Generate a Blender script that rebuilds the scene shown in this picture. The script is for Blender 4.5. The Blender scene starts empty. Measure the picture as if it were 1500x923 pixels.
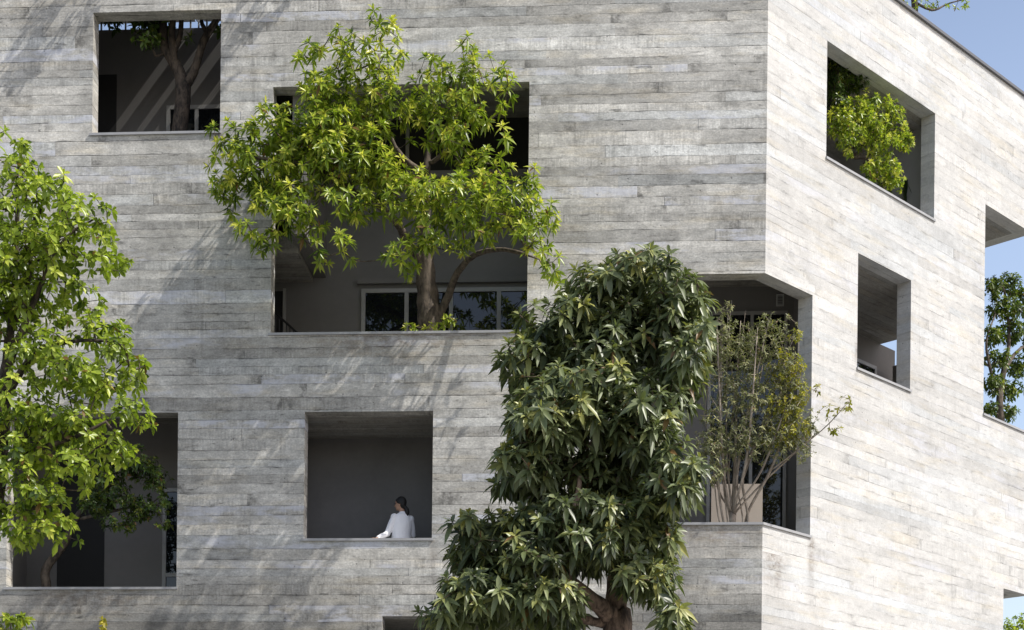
import bpy, math, random
import numpy as np
from math import sin, cos, tan, atan, radians, pi, sqrt
from mathutils import Vector
rng = random.Random(7)
S = bpy.context.scene
COL = S.collection

# ------------------------------------------------------------------ survey
# camera solved from the facade's vanishing lines; world: street facade in y=0,
# its right end (the building corner) at x=0, z up, metres
F, CX, YH, ROLL = 2300., 750., 1285., .01055
A = atan(2300 / 36200); TURN = A + atan(2300 / 2314.17); DCOR = 26.5
ca, sa = cos(A), sin(A)
def un(px, py):
    rx, ry = px - CX, py - YH
    return rx * cos(ROLL) + ry * sin(ROLL), ry * cos(ROLL) - rx * sin(ROLL)
_xc = un(1121, 400)[0] / F * DCOR
CAM = Vector((-(_xc * ca - DCOR * sa), -(_xc * sa + DCOR * ca), 1.65))
def ray(px, py):
    u, v = un(px, py); u /= F; v /= F
    return Vector((u * ca - sa, u * sa + ca, -v))
def at(px, py, y):
    d = ray(px, py); t = (y - CAM.y) / d.y
    return CAM + d * t
NX, NY = sin(TURN), -cos(TURN)
DX, DY = cos(TURN), sin(TURN)
def atR(px, py, inward=0.):
    d = ray(px, py)
    t = (-inward - (CAM.x * NX + CAM.y * NY)) / (d.x * NX + d.y * NY)
    return CAM + d * t
def sz(p):
    return p.x * DX + p.y * DY, p.z

class Frame:
    def __init__(s, o, u, n):
        s.o, s.u, s.n = Vector(o), Vector(u), Vector(n)     # n points inward
    def p(s, u, d, z):
        return s.o + s.u * u + s.n * d + Vector((0, 0, z))
FL = Frame((0, 0, 0), (1, 0, 0), (0, 1, 0))
FR = Frame((0, 0, 0), (DX, DY, 0), (-NX, -NY, 0))
RL = 9.42
ROOF = 18.12
FE = Frame(FR.p(RL, 0, 0), (-NX, -NY, 0), (-DX, -DY, 0))    # end wall
MIT = tan(TURN / 2)

# ------------------------------------------------------------------ helpers
def tag(o, label=None, cat=None, group=None, kind=None):
    if label: o['label'] = label
    if cat: o['category'] = cat
    if group: o['group'] = group
    if kind: o['kind'] = kind
    return o
def empty(name, loc=(0, 0, 0)):
    o = bpy.data.objects.new(name, None); COL.objects.link(o)
    o.location = loc; o.empty_display_size = .2
    return o
def under(o, parent):
    if parent is not None:
        o.parent = parent
        o.matrix_parent_inverse.identity()
        o.location = Vector(o.location) - Vector(parent.location) if o.type == 'EMPTY' else -Vector(root_loc(parent))
    return o
def root_loc(o):
    v = Vector(o.location)
    while o.parent: o = o.parent; v += Vector(o.location)
    return v

class MB:
    """collects faces in world space, with UVs in metres"""
    def __init__(s): s.v, s.f, s.uv, s.t, s.m = [], [], [], [], []
    def face(s, pts, uvs=None, tint=0., m=0):
        i = len(s.v); s.v += [tuple(p) for p in pts]; s.f.append(tuple(range(i, i + len(pts))))
        s.uv += list(uvs) if uvs else [(p[0] + p[1], p[2]) for p in pts]
        s.t.append(tint); s.m.append(m)
    def quad(s, fr, c, uvs=None, m=0):
        s.face([fr.p(*q) for q in c], uvs or [(q[0] + q[1], q[2]) for q in c], m=m)
    def box(s, fr, u0, u1, d0, d1, z0, z1, m=0):
        P = lambda u, d, z: (u, d, z)
        for c in ([P(u0, d0, z0), P(u1, d0, z0), P(u1, d0, z1), P(u0, d0, z1)],
                  [P(u1, d1, z0), P(u0, d1, z0), P(u0, d1, z1), P(u1, d1, z1)],
                  [P(u0, d1, z0), P(u0, d0, z0), P(u0, d0, z1), P(u0, d1, z1)],
                  [P(u1, d0, z0), P(u1, d1, z0), P(u1, d1, z1), P(u1, d0, z1)]):
            s.quad(fr, c, m=m)
        for z in (z0, z1):
            c = [P(u0, d0, z), P(u1, d0, z), P(u1, d1, z), P(u0, d1, z)]
            if z == z0: c.reverse()
            s.quad(fr, c, [(q[0], q[1]) for q in c], m=m)
    def tube(s, pts, rad, n=6, cap=True, tint=0.):
        pts = [Vector(p) for p in pts]; k = len(pts); base = len(s.v); side = None
        for i in range(k):
            t = (pts[min(i + 1, k - 1)] - pts[max(i - 1, 0)])
            t = t.normalized() if t.length > 1e-9 else Vector((0, 0, 1))
            if side is None:
                side = t.cross(Vector((.31, .9, .2)))
                if side.length < .05: side = t.cross(Vector((1, 0, 0)))
            side = (side - t * side.dot(t)).normalized(); up = t.cross(side)
            r = rad[i] if hasattr(rad, '__len__') else rad
            for j in range(n):
                a = 2 * pi * j / n
                s.v.append(tuple(pts[i] + (side * cos(a) + up * sin(a)) * r))
        ln = 0.
        for i in range(k - 1):
            l2 = ln + (pts[i + 1] - pts[i]).length
            for j in range(n):
                q = (base + i * n + j, base + i * n + (j + 1) % n, base + (i + 1) * n + (j + 1) % n, base + (i + 1) * n + j)
                s.f.append(q); s.t.append(tint); s.m.append(0)
                s.uv += [(j / n, ln), ((j + 1) / n, ln), ((j + 1) / n, l2), (j / n, l2)]
            ln = l2
        if cap:
            for r0 in (base, base + (k - 1) * n):
                q = tuple(range(r0, r0 + n)); q = q if r0 != base else q[::-1]
                s.f.append(q); s.t.append(tint); s.m.append(0); s.uv += [(0, 0)] * n
    def build(s, name, mat, parent=None, smooth=False, merge=False):
        me = bpy.data.meshes.new(name)
        off = root_loc(parent) if parent is not None else Vector((0, 0, 0))
        me.from_pydata([(a[0] - off.x, a[1] - off.y, a[2] - off.z) for a in s.v], [], s.f)
        ul = me.uv_layers.new(name='UVMap')
        ul.data.foreach_set('uv', np.array(s.uv, dtype=np.float32).ravel())
        at_ = me.attributes.new('tint', 'FLOAT', 'FACE')
        at_.data.foreach_set('value', np.array(s.t, dtype=np.float32))
        for mm in (mat if isinstance(mat, (list, tuple)) else [mat]): me.materials.append(mm)
        me.polygons.foreach_set('material_index', np.array(s.m, dtype=np.int32))
        if smooth: me.polygons.foreach_set('use_smooth', np.ones(len(s.f), dtype=bool))
        me.update()
        o = bpy.data.objects.new(name, me); COL.objects.link(o)
        if parent is not None: o.parent = parent
        return o

# ------------------------------------------------------------------ materials
class NT:
    def __init__(s, name):
        s.mat = bpy.data.materials.new(name); s.mat.use_nodes = True
        s.t = s.mat.node_tree; s.t.nodes.clear()
        s.out = s.n('ShaderNodeOutputMaterial')
    def n(s, typ, **kw):
        nd = s.t.nodes.new(typ)
        for k, v in kw.items(): setattr(nd, k, v)
        return nd
    def put(s, sock, val):
        if hasattr(val, 'is_output') or isinstance(val, bpy.types.NodeSocket): s.t.links.new(val, sock)
        else: sock.default_value = val
    def math(s, op, a, b=0., c=None, clamp=False):
        nd = s.n('ShaderNodeMath', operation=op, use_clamp=clamp)
        s.put(nd.inputs[0], a); s.put(nd.inputs[1], b)
        if c is not None: s.put(nd.inputs[2], c)
        return nd.outputs[0]
    def xyz(s, x, y, z=0.):
        nd = s.n('ShaderNodeCombineXYZ')
        for i, v in enumerate((x, y, z)): s.put(nd.inputs[i], v)
        return nd.outputs[0]
    def noise(s, vec, scale, detail=2., rough=.5, dist=0.):
        nd = s.n('ShaderNodeTexNoise'); s.put(nd.inputs['Vector'], vec)
        nd.inputs['Scale'].default_value = scale; nd.inputs['Detail'].default_value = detail
        nd.inputs['Roughness'].default_value = rough; nd.inputs['Distortion'].default_value = dist
        return nd.outputs['Fac']
    def white(s, vec):
        nd = s.n('ShaderNodeTexWhiteNoise', noise_dimensions='3D'); s.put(nd.inputs['Vector'], vec)
        return nd.outputs['Value'], nd.outputs['Color']
    def remap(s, v, a, b, c=0., d=1.):
        nd = s.n('ShaderNodeMapRange', interpolation_type='SMOOTHSTEP'); nd.clamp = True
        s.put(nd.inputs[0], v)
        for i, x in enumerate((a, b, c, d)): s.put(nd.inputs[i + 1], x)
        return nd.outputs[0]
    def mix(s, fac, a, b, blend='MIX'):
        nd = s.n('ShaderNodeMix', data_type='RGBA', blend_type=blend)
        s.put(nd.inputs[0], fac)
        for sock, v in ((nd.inputs[6], a), (nd.inputs[7], b)):
            s.put(sock, v if not isinstance(v, tuple) else (v + (1,))[:4])
        return nd.outputs[2]
    def bsdf(s, **kw):
        nd = s.n('ShaderNodeBsdfPrincipled')
        for k, v in kw.items():
            k = k.replace('_', ' ')
            if isinstance(v, tuple): v = (v + (1,))[:4]
            s.put(nd.inputs[k], v)
        return nd
    def done(s, shader): s.t.links.new(shader, s.out.inputs[0]); return s.mat

def concrete(name, base, vary=1., stain=1., white=1., rowh=.17, line=.66, weather_shade=None, drips=(), jt=(.43, .58)):
    m = NT(name)
    uv = m.n('ShaderNodeUVMap'); uv.uv_map = 'UVMap'
    sp = m.n('ShaderNodeSeparateXYZ'); m.put(sp.inputs[0], uv.outputs[0]); u, v = sp.outputs[0], sp.outputs[1]
    mul = lambda a, b: m.math('MULTIPLY', a, b)
    add = lambda a, b: m.math('ADD', a, b)
    sub = lambda a, b: m.math('SUBTRACT', a, b)
    def nz(su, sv, seed, det=4., ro=.6, ou=0., ov=0.):
        return m.noise(m.xyz(add(mul(u, su), ou), add(mul(v, sv), ov), seed), 1., det, ro)
    def fac(val, n, amp): return mul(val, add(1., mul(sub(n, .5), amp)))
    # uneven board heights and slightly wavy joints
    wv = mul(sub(nz(.9, 2., 0., 3.), .5), .034)
    vv = add(add(v, wv), mul(m.math('SINE', mul(v, 7.3)), .030))
    vv = add(vv, mul(m.math('SINE', mul(v, 2.9)), .045))
    vr = m.math('DIVIDE', vv, rowh); row = m.math('FLOOR', vr); fr = sub(vr, row)
    r1, _ = m.white(m.xyz(row, 3.7, 1.3))
    ln = add(mul(r1, 2.8), 1.9)
    ur = add(m.math('DIVIDE', u, ln), mul(r1, 91.7)); bi = m.math('FLOOR', ur); fu = sub(ur, bi)
    rb, _ = m.white(m.xyz(row, bi, .5)); rb2, _ = m.white(m.xyz(row, bi, 7.5)); rb3, _ = m.white(m.xyz(row, bi, 17.5))
    eh = mul(m.math('MINIMUM', fr, sub(1., fr)), rowh)
    ev = mul(m.math('MINIMUM', fu, sub(1., fu)), ln)
    jn = nz(.75, 0., 2., 3., .6, 0., mul(row, 3.1))
    jn2 = nz(2.6, 0., 5., 3., .6, 0., mul(row, 5.3))
    jstr = m.remap(jn, jt[0], jt[1], .05, 1.)
    wj = add(mul(m.remap(jn2, .48, .72), .012), .006)
    jh = mul(m.math('SUBTRACT', 1., m.math('DIVIDE', eh, wj), clamp=True), jstr)
    jv = mul(m.math('SUBTRACT', 1., m.math('DIVIDE', ev, .010), clamp=True), m.remap(rb2, .45, .95, 0., .9))
    joint = m.math('MAXIMUM', jh, jv)
    # dirt smeared off the joints and off board ends
    smear = mul(m.remap(eh, .050, .0), m.remap(nz(2.2, 9., 11., 4., .65, 0., mul(row, 2.3)), .50, .68))
    endd = mul(mul(m.remap(ev, .34, .02), m.remap(rb3, .62, .9)), m.remap(nz(9., 7., 4., 4., .7), .36, .62))
    gseed = mul(rb, 50.)
    grain = nz(1.4, 46., gseed, 4., .62, gseed)
    saw = nz(26., 2.5, gseed, 2., .6)
    big = nz(.36, .42, 4., 4., .6)
    mid = nz(1.0, 3.0, 9., 5., .70)
    mott = nz(5.5, 9.5, 21., 4., .72)
    fine = nz(26., 34., 1., 3., .75)
    iso = nz(2.6, 3.4, 15., 6., .74)
    run = nz(6., .30, 3.)
    knot = nz(2.1, 8., mul(row, 2.), 4., .62, mul(row, 13.))
    band = nz(.16, 0., 41., 3., .55, 0., mul(row, 4.7))
    val = fac(1., rb, .15 * vary); val = fac(val, band, .95 * stain); val = fac(val, r1, .10 * vary)
    val = fac(val, grain, .24 * vary); val = fac(val, saw, mul(m.remap(rb2, .45, .9), .75 * vary))
    val = fac(val, mid, .85 * stain); val = fac(val, big, .75 * stain); val = fac(val, mott, .80 * vary); val = fac(val, iso, .62 * stain); val = fac(val, fine, 1.0 * vary)
    val = mul(val, m.remap(run, .56, .80, 1., 1. - .20 * stain))
    val = mul(val, m.remap(knot, .60, .76, 1., 1. - .50 * stain))
    val = mul(val, m.remap(nz(3.4, 7., 27., 5., .7, 0., mul(row, 1.7)), .60, .74, 1., 1. - .34 * stain))
    val = mul(val, sub(1., mul(smear, .42 * (.4 + .6 * stain)))); val = mul(val, sub(1., mul(endd, .40 * stain)))
    if weather_shade: val = mul(val, m.remap(add(v, mul(sub(big, .5), 2.5)), weather_shade[0], weather_shade[1], weather_shade[2], 1.))  # darker wall foot: weathering, plus shade put into the colour
    col = m.mix(1., base, m.xyz(val, val, val), 'MULTIPLY')
    warm = m.remap(nz(.8, 4.5, 33., 3., .6), .50, .70)
    col = m.mix(mul(warm, .55), col, m.mix(1., col, (1.06, .99, .86), 'MULTIPLY'))
    col = m.mix(mul(m.remap(rb3, .45, 0.), .6), col, m.mix(1., col, (.94, .995, 1.06), 'MULTIPLY'))
    wb = mul(m.remap(rb2, .90, .93), m.remap(nz(1.7, 5., 6., 5., .66), .44, .60))
    wb2 = mul(m.remap(r1, .84, .87), m.remap(nz(.6, 2., 3., 5., .66, 0., mul(row, 7.)), .50, .64))
    wf = mul(m.math('MAXIMUM', wb, wb2), m.remap(mott, .2, .6, .45, 1.))
    col = m.mix(mul(wf, .62 * white), col, (.62, .64, .71))
    for (du, dv, dl, dw) in drips:
        e_ = m.math('DIVIDE', m.math('ABSOLUTE', sub(u, add(du, mul(sub(nz(.0, 5., 8.), .5), .10)))), dw)
        k_ = mul(mul(m.remap(e_, 1.6, .2), m.remap(v, dv - dl, dv)), mul(m.math('LESS_THAN', v, dv), m.remap(mott, .36, .62, .15, 1.)))
        col = m.mix(mul(k_, .85), col, m.mix(1., col, (.42, .37, .33), 'MULTIPLY'))
    vo = m.n('ShaderNodeTexVoronoi', feature='F1'); m.put(vo.inputs['Vector'], m.xyz(u, v, 0.)); vo.inputs['Scale'].default_value = 6.5
    hole = mul(m.remap(vo.outputs['Distance'], .105, .05), m.remap(nz(1.3, 1.3, 8., 2.), .44, .58))
    dark = m.math('MAXIMUM', joint, mul(hole, .75))
    col = m.mix(mul(dark, line), col, m.mix(1., col, (.22, .22, .225), 'MULTIPLY'))
    h = add(mul(rb2, .006), mul(grain, .0025)); h = add(h, mul(fine, .0028)); h = add(h, mul(mott, .006)); h = sub(h, mul(dark, .008))
    bp = m.n('ShaderNodeBump'); bp.inputs['Strength'].default_value = .6; bp.inputs['Distance'].default_value = 1.
    m.put(bp.inputs['Height'], h)
    b = m.bsdf(Base_Color=col, Roughness=.88, Normal=bp.outputs[0]); b.inputs['Specular IOR Level'].default_value = .25
    return m.done(b.outputs[0])

def plaster(name, base, amt=.25, rough=.85):
    m = NT(name); tc = m.n('ShaderNodeTexCoord').outputs['Object']
    a = m.noise(tc, .9, 4., .6); b_ = m.noise(tc, 9., 4., .7)
    v = m.math('ADD', m.math('ADD', 1. - amt * .65, m.math('MULTIPLY', a, amt)), m.math('MULTIPLY', b_, amt * .3))
    bp = m.n('ShaderNodeBump'); bp.inputs['Strength'].default_value = .2; bp.inputs['Distance'].default_value = .01; m.put(bp.inputs['Height'], b_)
    b = m.bsdf(Base_Color=m.mix(1., base, m.xyz(v, v, v), 'MULTIPLY'), Roughness=rough, Normal=bp.outputs[0])
    return m.done(b.outputs[0])

def metal(name, base, rough=.45, metallic=0.):
    m = NT(name); tc = m.n('ShaderNodeTexCoord').outputs['Object']
    a = m.noise(tc, 6., 4., .6); v = m.math('ADD', .82, m.math('MULTIPLY', a, .36))
    b = m.bsdf(Base_Color=m.mix(1., base, m.xyz(v, v, v), 'MULTIPLY'), Roughness=rough, Metallic=metallic)
    return m.done(b.outputs[0])

def bark(name, a, b2, scale=1.):
    m = NT(name); tc = m.n('ShaderNodeTexCoord').outputs['Object']
    mp = m.n('ShaderNodeMapping'); m.put(mp.inputs[0], tc); mp.inputs['Scale'].default_value = (1, 1, .35)
    n1 = m.noise(mp.outputs[0], 16. * scale, 5., .7, .4); n2 = m.noise(tc, 3.5 * scale, 3., .6)
    f = m.remap(m.math('ADD', m.math('MULTIPLY', n1, .6), m.math('MULTIPLY', n2, .4)), .38, .62)
    bp = m.n('ShaderNodeBump'); bp.inputs['Strength'].default_value = .8; bp.inputs['Distance'].default_value = .02; m.put(bp.inputs['Height'], n1)
    b = m.bsdf(Base_Color=m.mix(f, a, b2), Roughness=.9, Normal=bp.outputs[0])
    return m.done(b.outputs[0])

def leaf(name, dark, mid, light, rough=.38, trans=.30, spec=.45):
    """colour picked per leaf by its tint attribute (0 old dark leaf .. 1 young leaf)"""
    m = NT(name); t = m.n('ShaderNodeAttribute'); t.attribute_name = 'tint'; t = t.outputs['Fac']
    tc = m.n('ShaderNodeTexCoord').outputs['Object']
    t2 = m.math('ADD', t, m.math('MULTIPLY', m.math('SUBTRACT', m.noise(tc, 14., 2.), .5), .22))
    c = m.mix(m.remap(t2, 0., .5), dark, mid); c = m.mix(m.remap(t2, .5, 1.), c, light)
    c = m.mix(m.remap(t, -.8, -.3, 1., 0.), c, (.20, .12, .045))
    b = m.bsdf(Base_Color=c, Roughness=rough); b.inputs['Specular IOR Level'].default_value = spec
    tr = m.n('ShaderNodeBsdfTranslucent'); m.put(tr.inputs[0], m.mix(1., c, (1.15, 1.3, .6), 'MULTIPLY'))
    mx = m.n('ShaderNodeMixShader'); mx.inputs[0].default_value = trans
    m.t.links.new(b.outputs[0], mx.inputs[1]); m.t.links.new(tr.outputs[0], mx.inputs[2])
    return m.done(mx.outputs[0])

M = {}
M['street_conc'] = concrete('board_marked_concrete', (.495, .480, .438), 1.2, 1.4, 1., line=.92, weather_shade=(5.6, 7.4, .66), drips=((-6.2, 10.93, .8, 1.7), (-11.6, 6.56, .9, 1.2), (-1.0, 7.64, .7, 1.0), (-5.58, 7.4, .8, .07), (-9.4, 14.43, .7, .08), (-3.98, 10.93, 1.0, .08)))
M['side_conc'] = concrete('pale_board_marked_concrete', (.545, .538, .515), .50, .66, .6, jt=(.50, .66), line=.9, drips=((1.43, 7.66, 1.5, .10), (.35, 7.2, 1.1, .35), (2.78, 11.4, .5, .05)))
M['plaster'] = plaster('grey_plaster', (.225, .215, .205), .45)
M['plaster_lt'] = plaster('pale_plaster', (.46, .40, .34))
M['plaster_daylit'] = plaster('daylit_grey_plaster', (.36, .36, .36))  # lighter copy of the grey plaster; daylight on the wall put into colour
M['dark'] = plaster('near_black', (.03, .03, .03))  # near-black colour giving the flat opening panels their unlit depth
M['sill'] = metal('zinc_sill', (.36, .36, .36), .5)
M['coping'] = metal('dark_metal_coping', (.12, .12, .125), .5)
M['frame'] = metal('grey_window_frame', (.42, .41, .39), .4)
M['rail'] = metal('black_railing', (.03, .03, .033), .4)
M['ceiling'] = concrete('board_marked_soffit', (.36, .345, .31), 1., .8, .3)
_m = NT('window_glass'); _b = _m.bsdf(Base_Color=(.012, .014, .016), Roughness=.02); _b.inputs['Specular IOR Level'].default_value = .6
M['glass'] = _m.done(_b.outputs[0])
M['bark_grey'] = bark('grey_bark', (.045, .036, .028), (.17, .135, .10))
M['bark_dark'] = bark('dark_mottled_bark', (.016, .013, .011), (.12, .09, .065))
M['bark_mango'] = bark('tan_peeling_bark', (.05, .035, .028), (.30, .21, .15), .7)
M['bark_pale'] = bark('pale_bark', (.22, .18, .14), (.46, .39, .31))

# ------------------------------------------------------------------ ground
g = MB(); g.face([(-700, -700, 0), (700, -700, 0), (700, 900, 0), (-700, 900, 0)])
tag(g.build('ground', plaster('paved_ground', (.17, .165, .155), .4)), kind='structure')

# ------------------------------------------------------------------ building
bld = empty('concrete_building', (-6, 4, 0))
tag(bld, 'angular board-marked grey concrete building with large square openings full of trees', 'building')
T = .30
def facade(name, fr, u0, u1, z0, z1, holes, mat, mit0=0., mit1=0.):
    """wall of thickness T with real openings; mit0/mit1 mitre its ends at the corners"""
    w = MB()
    us = sorted({u0, u1} | {h[0] for h in holes} | {h[1] for h in holes})
    zs = sorted({z0, z1} | {h[2] for h in holes} | {h[3] for h in holes})
    def U(u, d):
        return u + (mit0 * d if abs(u - u0) < 1e-6 else 0) - (mit1 * d if abs(u - u1) < 1e-6 else 0)
    for i in range(len(us) - 1):
        for j in range(len(zs) - 1):
            a, b, c, d = us[i], us[i + 1], zs[j], zs[j + 1]
            if any(h[0] <= a + 1e-6 and b <= h[1] + 1e-6 and h[2] <= c + 1e-6 and d <= h[3] + 1e-6 for h in holes): continue
            w.quad(fr, [(a, 0, c), (b, 0, c), (b, 0, d), (a, 0, d)], [(a, c), (b, c), (b, d), (a, d)])
            w.quad(fr, [(U(b, T), T, c), (U(a, T), T, c), (U(a, T), T, d), (U(b, T), T, d)], [(b, c), (a, c), (a, d), (b, d)])
    for h in holes:
        a, b, c, d = h
        if abs(a - u0) > 1e-6: w.quad(fr, [(a, 0, c), (a, T, c), (a, T, d), (a, 0, d)], [(0 + a, c), (T + a, c), (T + a, d), (a, d)])
        if abs(b - u1) > 1e-6: w.quad(fr, [(b, T, c), (b, 0, c), (b, 0, d), (b, T, d)], [(T + b, c), (b, c), (b, d), (T + b, d)])
        w.quad(fr, [(a, 0, d), (U(a, T), T, d), (U(b, T), T, d), (b, 0, d)], [(a, d), (a, d + T), (b, d + T), (b, d)])
        w.quad(fr, [(a, 0, c), (b, 0, c), (U(b, T), T, c), (U(a, T), T, c)], [(a, c), (b, c), (b, c + T), (a, c + T)])
    w.quad(fr, [(u0, 0, z1), (u1, 0, z1), (U(u1, T), T, z1), (U(u0, T), T, z1)], [(u0, z1), (u1, z1), (u1, z1 + T), (u0, z1 + T)])
    return w.build(name, mat, bld)

O1 = (-11.61, -9.36, 14.46, 16.57); O2 = (-8.44, -4.02, 10.96, 15.21); O3 = (-7.83, -5.61, 7.42, 9.61)
O4 = (-13.05, -10.04, 6.59, 9.62); O5 = (-6.45, -4.3, 3.4, 6.10); O6L = (-2.28, 0., 7.67, 11.89); O6R = (0., 1.39, 7.67, 11.89)
W1 = (1.76, 5.43, 14.425, 16.49); W2 = (2.81, 4.625, 10.95, 13.04); W3 = (7.41, RL, 11.11, 15.35); W4 = (8.32, RL, 4.6, 7.71)
facade('street_wall', FL, -21., 0., -.05, ROOF, [O1, O2, O3, O4, O5, O6L], M['street_conc'], 0., MIT)
facade('side_wall', FR, 0., RL, -.05, ROOF, [O6R, W1, W2, W3, W4], M['side_conc'], MIT, 1.)
ED = 8.
facade('end_wall', FE, 0., ED, -.05, ROOF, [(0., 4.2, 11.11, 15.35), (0., 3., 4.6, 7.71)], M['side_conc'], 1., 0.)

# sills and copings (proud of the wall by 35 mm)
def sill(fr, a, b, z, mat='sill', h=.042, m0=0., m1=0., name='sill', out=.03):
    s_ = MB(); zt = z + .012
    def c(d): return a + m0 * d, b - m1 * d
    lo = [(c(-out)[0], -out), (c(-out)[1], -out), (c(T + .02)[1], T + .02), (c(T + .02)[0], T + .02)]
    z0 = zt - h
    for i in range(4):
        p, q = lo[i], lo[(i + 1) % 4]
        s_.quad(fr, [(p[0], p[1], z0), (q[0], q[1], z0), (q[0], q[1], zt), (p[0], p[1], zt)])
    s_.quad(fr, [(p[0], p[1], zt) for p in lo]); s_.quad(fr, [(p[0], p[1], z0) for p in lo[::-1]])
    s_.build(name, M[mat], bld)
for o in (O1, O2, O3, O4, O5): sill(FL, o[0] - .04, o[1] + .02, o[2])
sill(FL, O6L[0] - .03, 0., O6L[2], m1=MIT); sill(FR, 0., O6R[1] + .02, O6R[2], m0=MIT)
for o in (W1, W2): sill(FR, o[0] - .02, o[1] + .02, o[2])
sill(FR, W3[0] - .02, RL, W3[2], m1=1.); sill(FR, W4[0] - .02, RL, W4[2], m1=1.)
sill(FE, 0., 4.2, 11.11, m0=1.)
sill(FL, -21., 0., ROOF, 'coping', .055, 0., MIT, 'roof_coping', .05)
sill(FR, 0., RL, ROOF, 'coping', .055, MIT, 1., 'roof_coping', .05)
sill(FE, 0., ED, ROOF, 'coping', .055, 1., 0., 'roof_coping', .05)

# roof deck, with an open light slot pattern over the planted court behind the upper left opening
r = MB()
zr = ROOF - .45
r.quad(FL, [(-21, T, zr), (-13.2, T, zr), (-13.2, 9, zr), (-21, 9, zr)])
r.build('roof', M['ceiling'], bld); r = MB()
r.quad(FL, [(-4.5, T, zr), (-.05, T, zr), (-.05, 9, zr), (-4.5, 9, zr)])
r.build('roof', M['ceiling'], bld); r = MB()
r.quad(FR, [(0.15, T, zr), (RL - T, T, zr), (RL - T, 7.2, zr), (.15, 7.2, zr)])
r.build('roof', M['ceiling'], bld)
sl = MB()
edges = [-13.2]
for gx, gn in ((-10.45, 4), (-9.95, 3), (-9.6, 5), (-9.05, 3), (-8.7, 4)):   # narrow gaps, grouped to throw broad dim sun streaks on the court wall
    for q in range(gn): edges += [gx + q * .048, gx + q * .048 + .022]
edges.append(-4.5)
for i in range(0, len(edges), 2):
    sl.box(FL, edges[i], edges[i + 1], T + .01, 2.35, zr - .010, zr)
sl.build('slatted_canopy', M['ceiling'], bld)

# loggias: back wall, side walls, floor, ceiling behind each opening
def loggia(fr, o, depth, floor=.8, el=.35, er=.35, ceil=True, mat=None, zc=None, left=True, right=True, uback=None, name='loggia_wall', d0=T):
    a, b, c, d = o; a -= el; b += er; f = c - floor; zc = zc or d + .002
    w = MB()
    ub = uback or (a, b)
    w.quad(fr, [(ub[0], depth, f), (ub[1], depth, f), (ub[1], depth, zc), (ub[0], depth, zc)])
    if left: w.quad(fr, [(a, d0, f), (a, depth, f), (a, depth, zc), (a, d0, zc)])
    if right: w.quad(fr, [(b, depth, f), (b, d0, f), (b, d0, zc), (b, depth, zc)])
    w.quad(fr, [(a, d0, f), (b, d0, f), (b, depth, f), (a, depth, f)])
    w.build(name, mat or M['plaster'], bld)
    if ceil:
        k = MB(); k.quad(fr, [(a, d0, zc), (a, depth, zc), (b, depth, zc), (b, d0, zc)], [(a, 0), (a, depth), (b, depth), (b, 0)])
        k.build('loggia_ceiling', M['ceiling'], bld)
def window(fr, u0, u1, z0, z1, d, mull=(), fw=.05, parent=bld, bar=None, name='window'):
    """frame proud of the wall plane d, dark pane just behind it"""
    k = MB(); e = .06
    k.box(fr, u0, u0 + fw, d - e, d - .003, z0, z1); k.box(fr, u1 - fw, u1, d - e, d - .003, z0, z1)
    k.box(fr, u0 + fw, u1 - fw, d - e, d - .003, z1 - fw, z1); k.box(fr, u0 + fw, u1 - fw, d - e, d - .003, z0, z0 + fw)
    for m_ in mull: k.box(fr, m_ - fw * .5, m_ + fw * .5, d - e + .004, d - .003, z0 + fw, z1 - fw)
    if bar: k.box(fr, u0 + fw, u1 - fw, d - e + .006, d - .003, bar - fw * .5, bar + fw * .5)
    w_ = k.build(name, M['frame'], bld)
    p = MB(); p.quad(fr, [(u0 + .01, d - .03, z0 + .01), (u1 - .01, d - .03, z0 + .01), (u1 - .01, d - .03, z1 - .01), (u0 + .01, d - .03, z1 - .01)])
    p.build('pane', M['glass'], w_)
def shade_panel(fr, u0, u1, z0, z1, d, name='doorway_shade'):
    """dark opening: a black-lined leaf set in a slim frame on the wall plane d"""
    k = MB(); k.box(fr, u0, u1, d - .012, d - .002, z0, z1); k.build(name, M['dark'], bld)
def X(px, py, y): return at(px, py, y).x
def Z(px, py, y): return at(px, py, y).z

# upper left court
D1 = 2.2
zt1 = Z(240, 42, D1)
loggia(FL, O1, D1, .9, 1.2, 1.2, ceil=False, zc=zt1)
k = MB(); k.box(FL, O1[0] - 1.2, O1[1] + 1.2, D1 + .003, D1 + .2, 12.8, zt1 - .004); k.build('court_wall', M['plaster'], bld)
k = MB(); k.box(FL, O1[0] - 1.45, O1[0] - 1.2, T, D1 + .2, 12.8, zr - .125); k.build('court_wall', M['plaster'], bld); k = MB(); k.box(FL, O1[1] + 1.2, O1[1] + 1.45, T, D1 + .2, 12.8, zr - .125); k.build('court_wall', M['plaster'], bld)
shade_panel(FL, X(138, 150, D1), X(171, 150, D1), 13.6, Z(150, 110, D1), D1)
window(FL, X(245, 170, D1), X(335, 170, D1), 13.7, Z(285, 156, D1), D1, mull=(X(289, 170, D1),), fw=.07)
k = MB()
for i in range(26):
    ux = -12.4 + i * .155
    k.box(FL, ux, ux + .03, D1 + .06, D1 + .09, zt1 - .01, zt1 + .62)
k.box(FL, -12.5, -8.3, D1 + .05, D1 + .1, zt1 + .62, zt1 + .67)
k.build('balustrade', M['frame'], bld)

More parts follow.
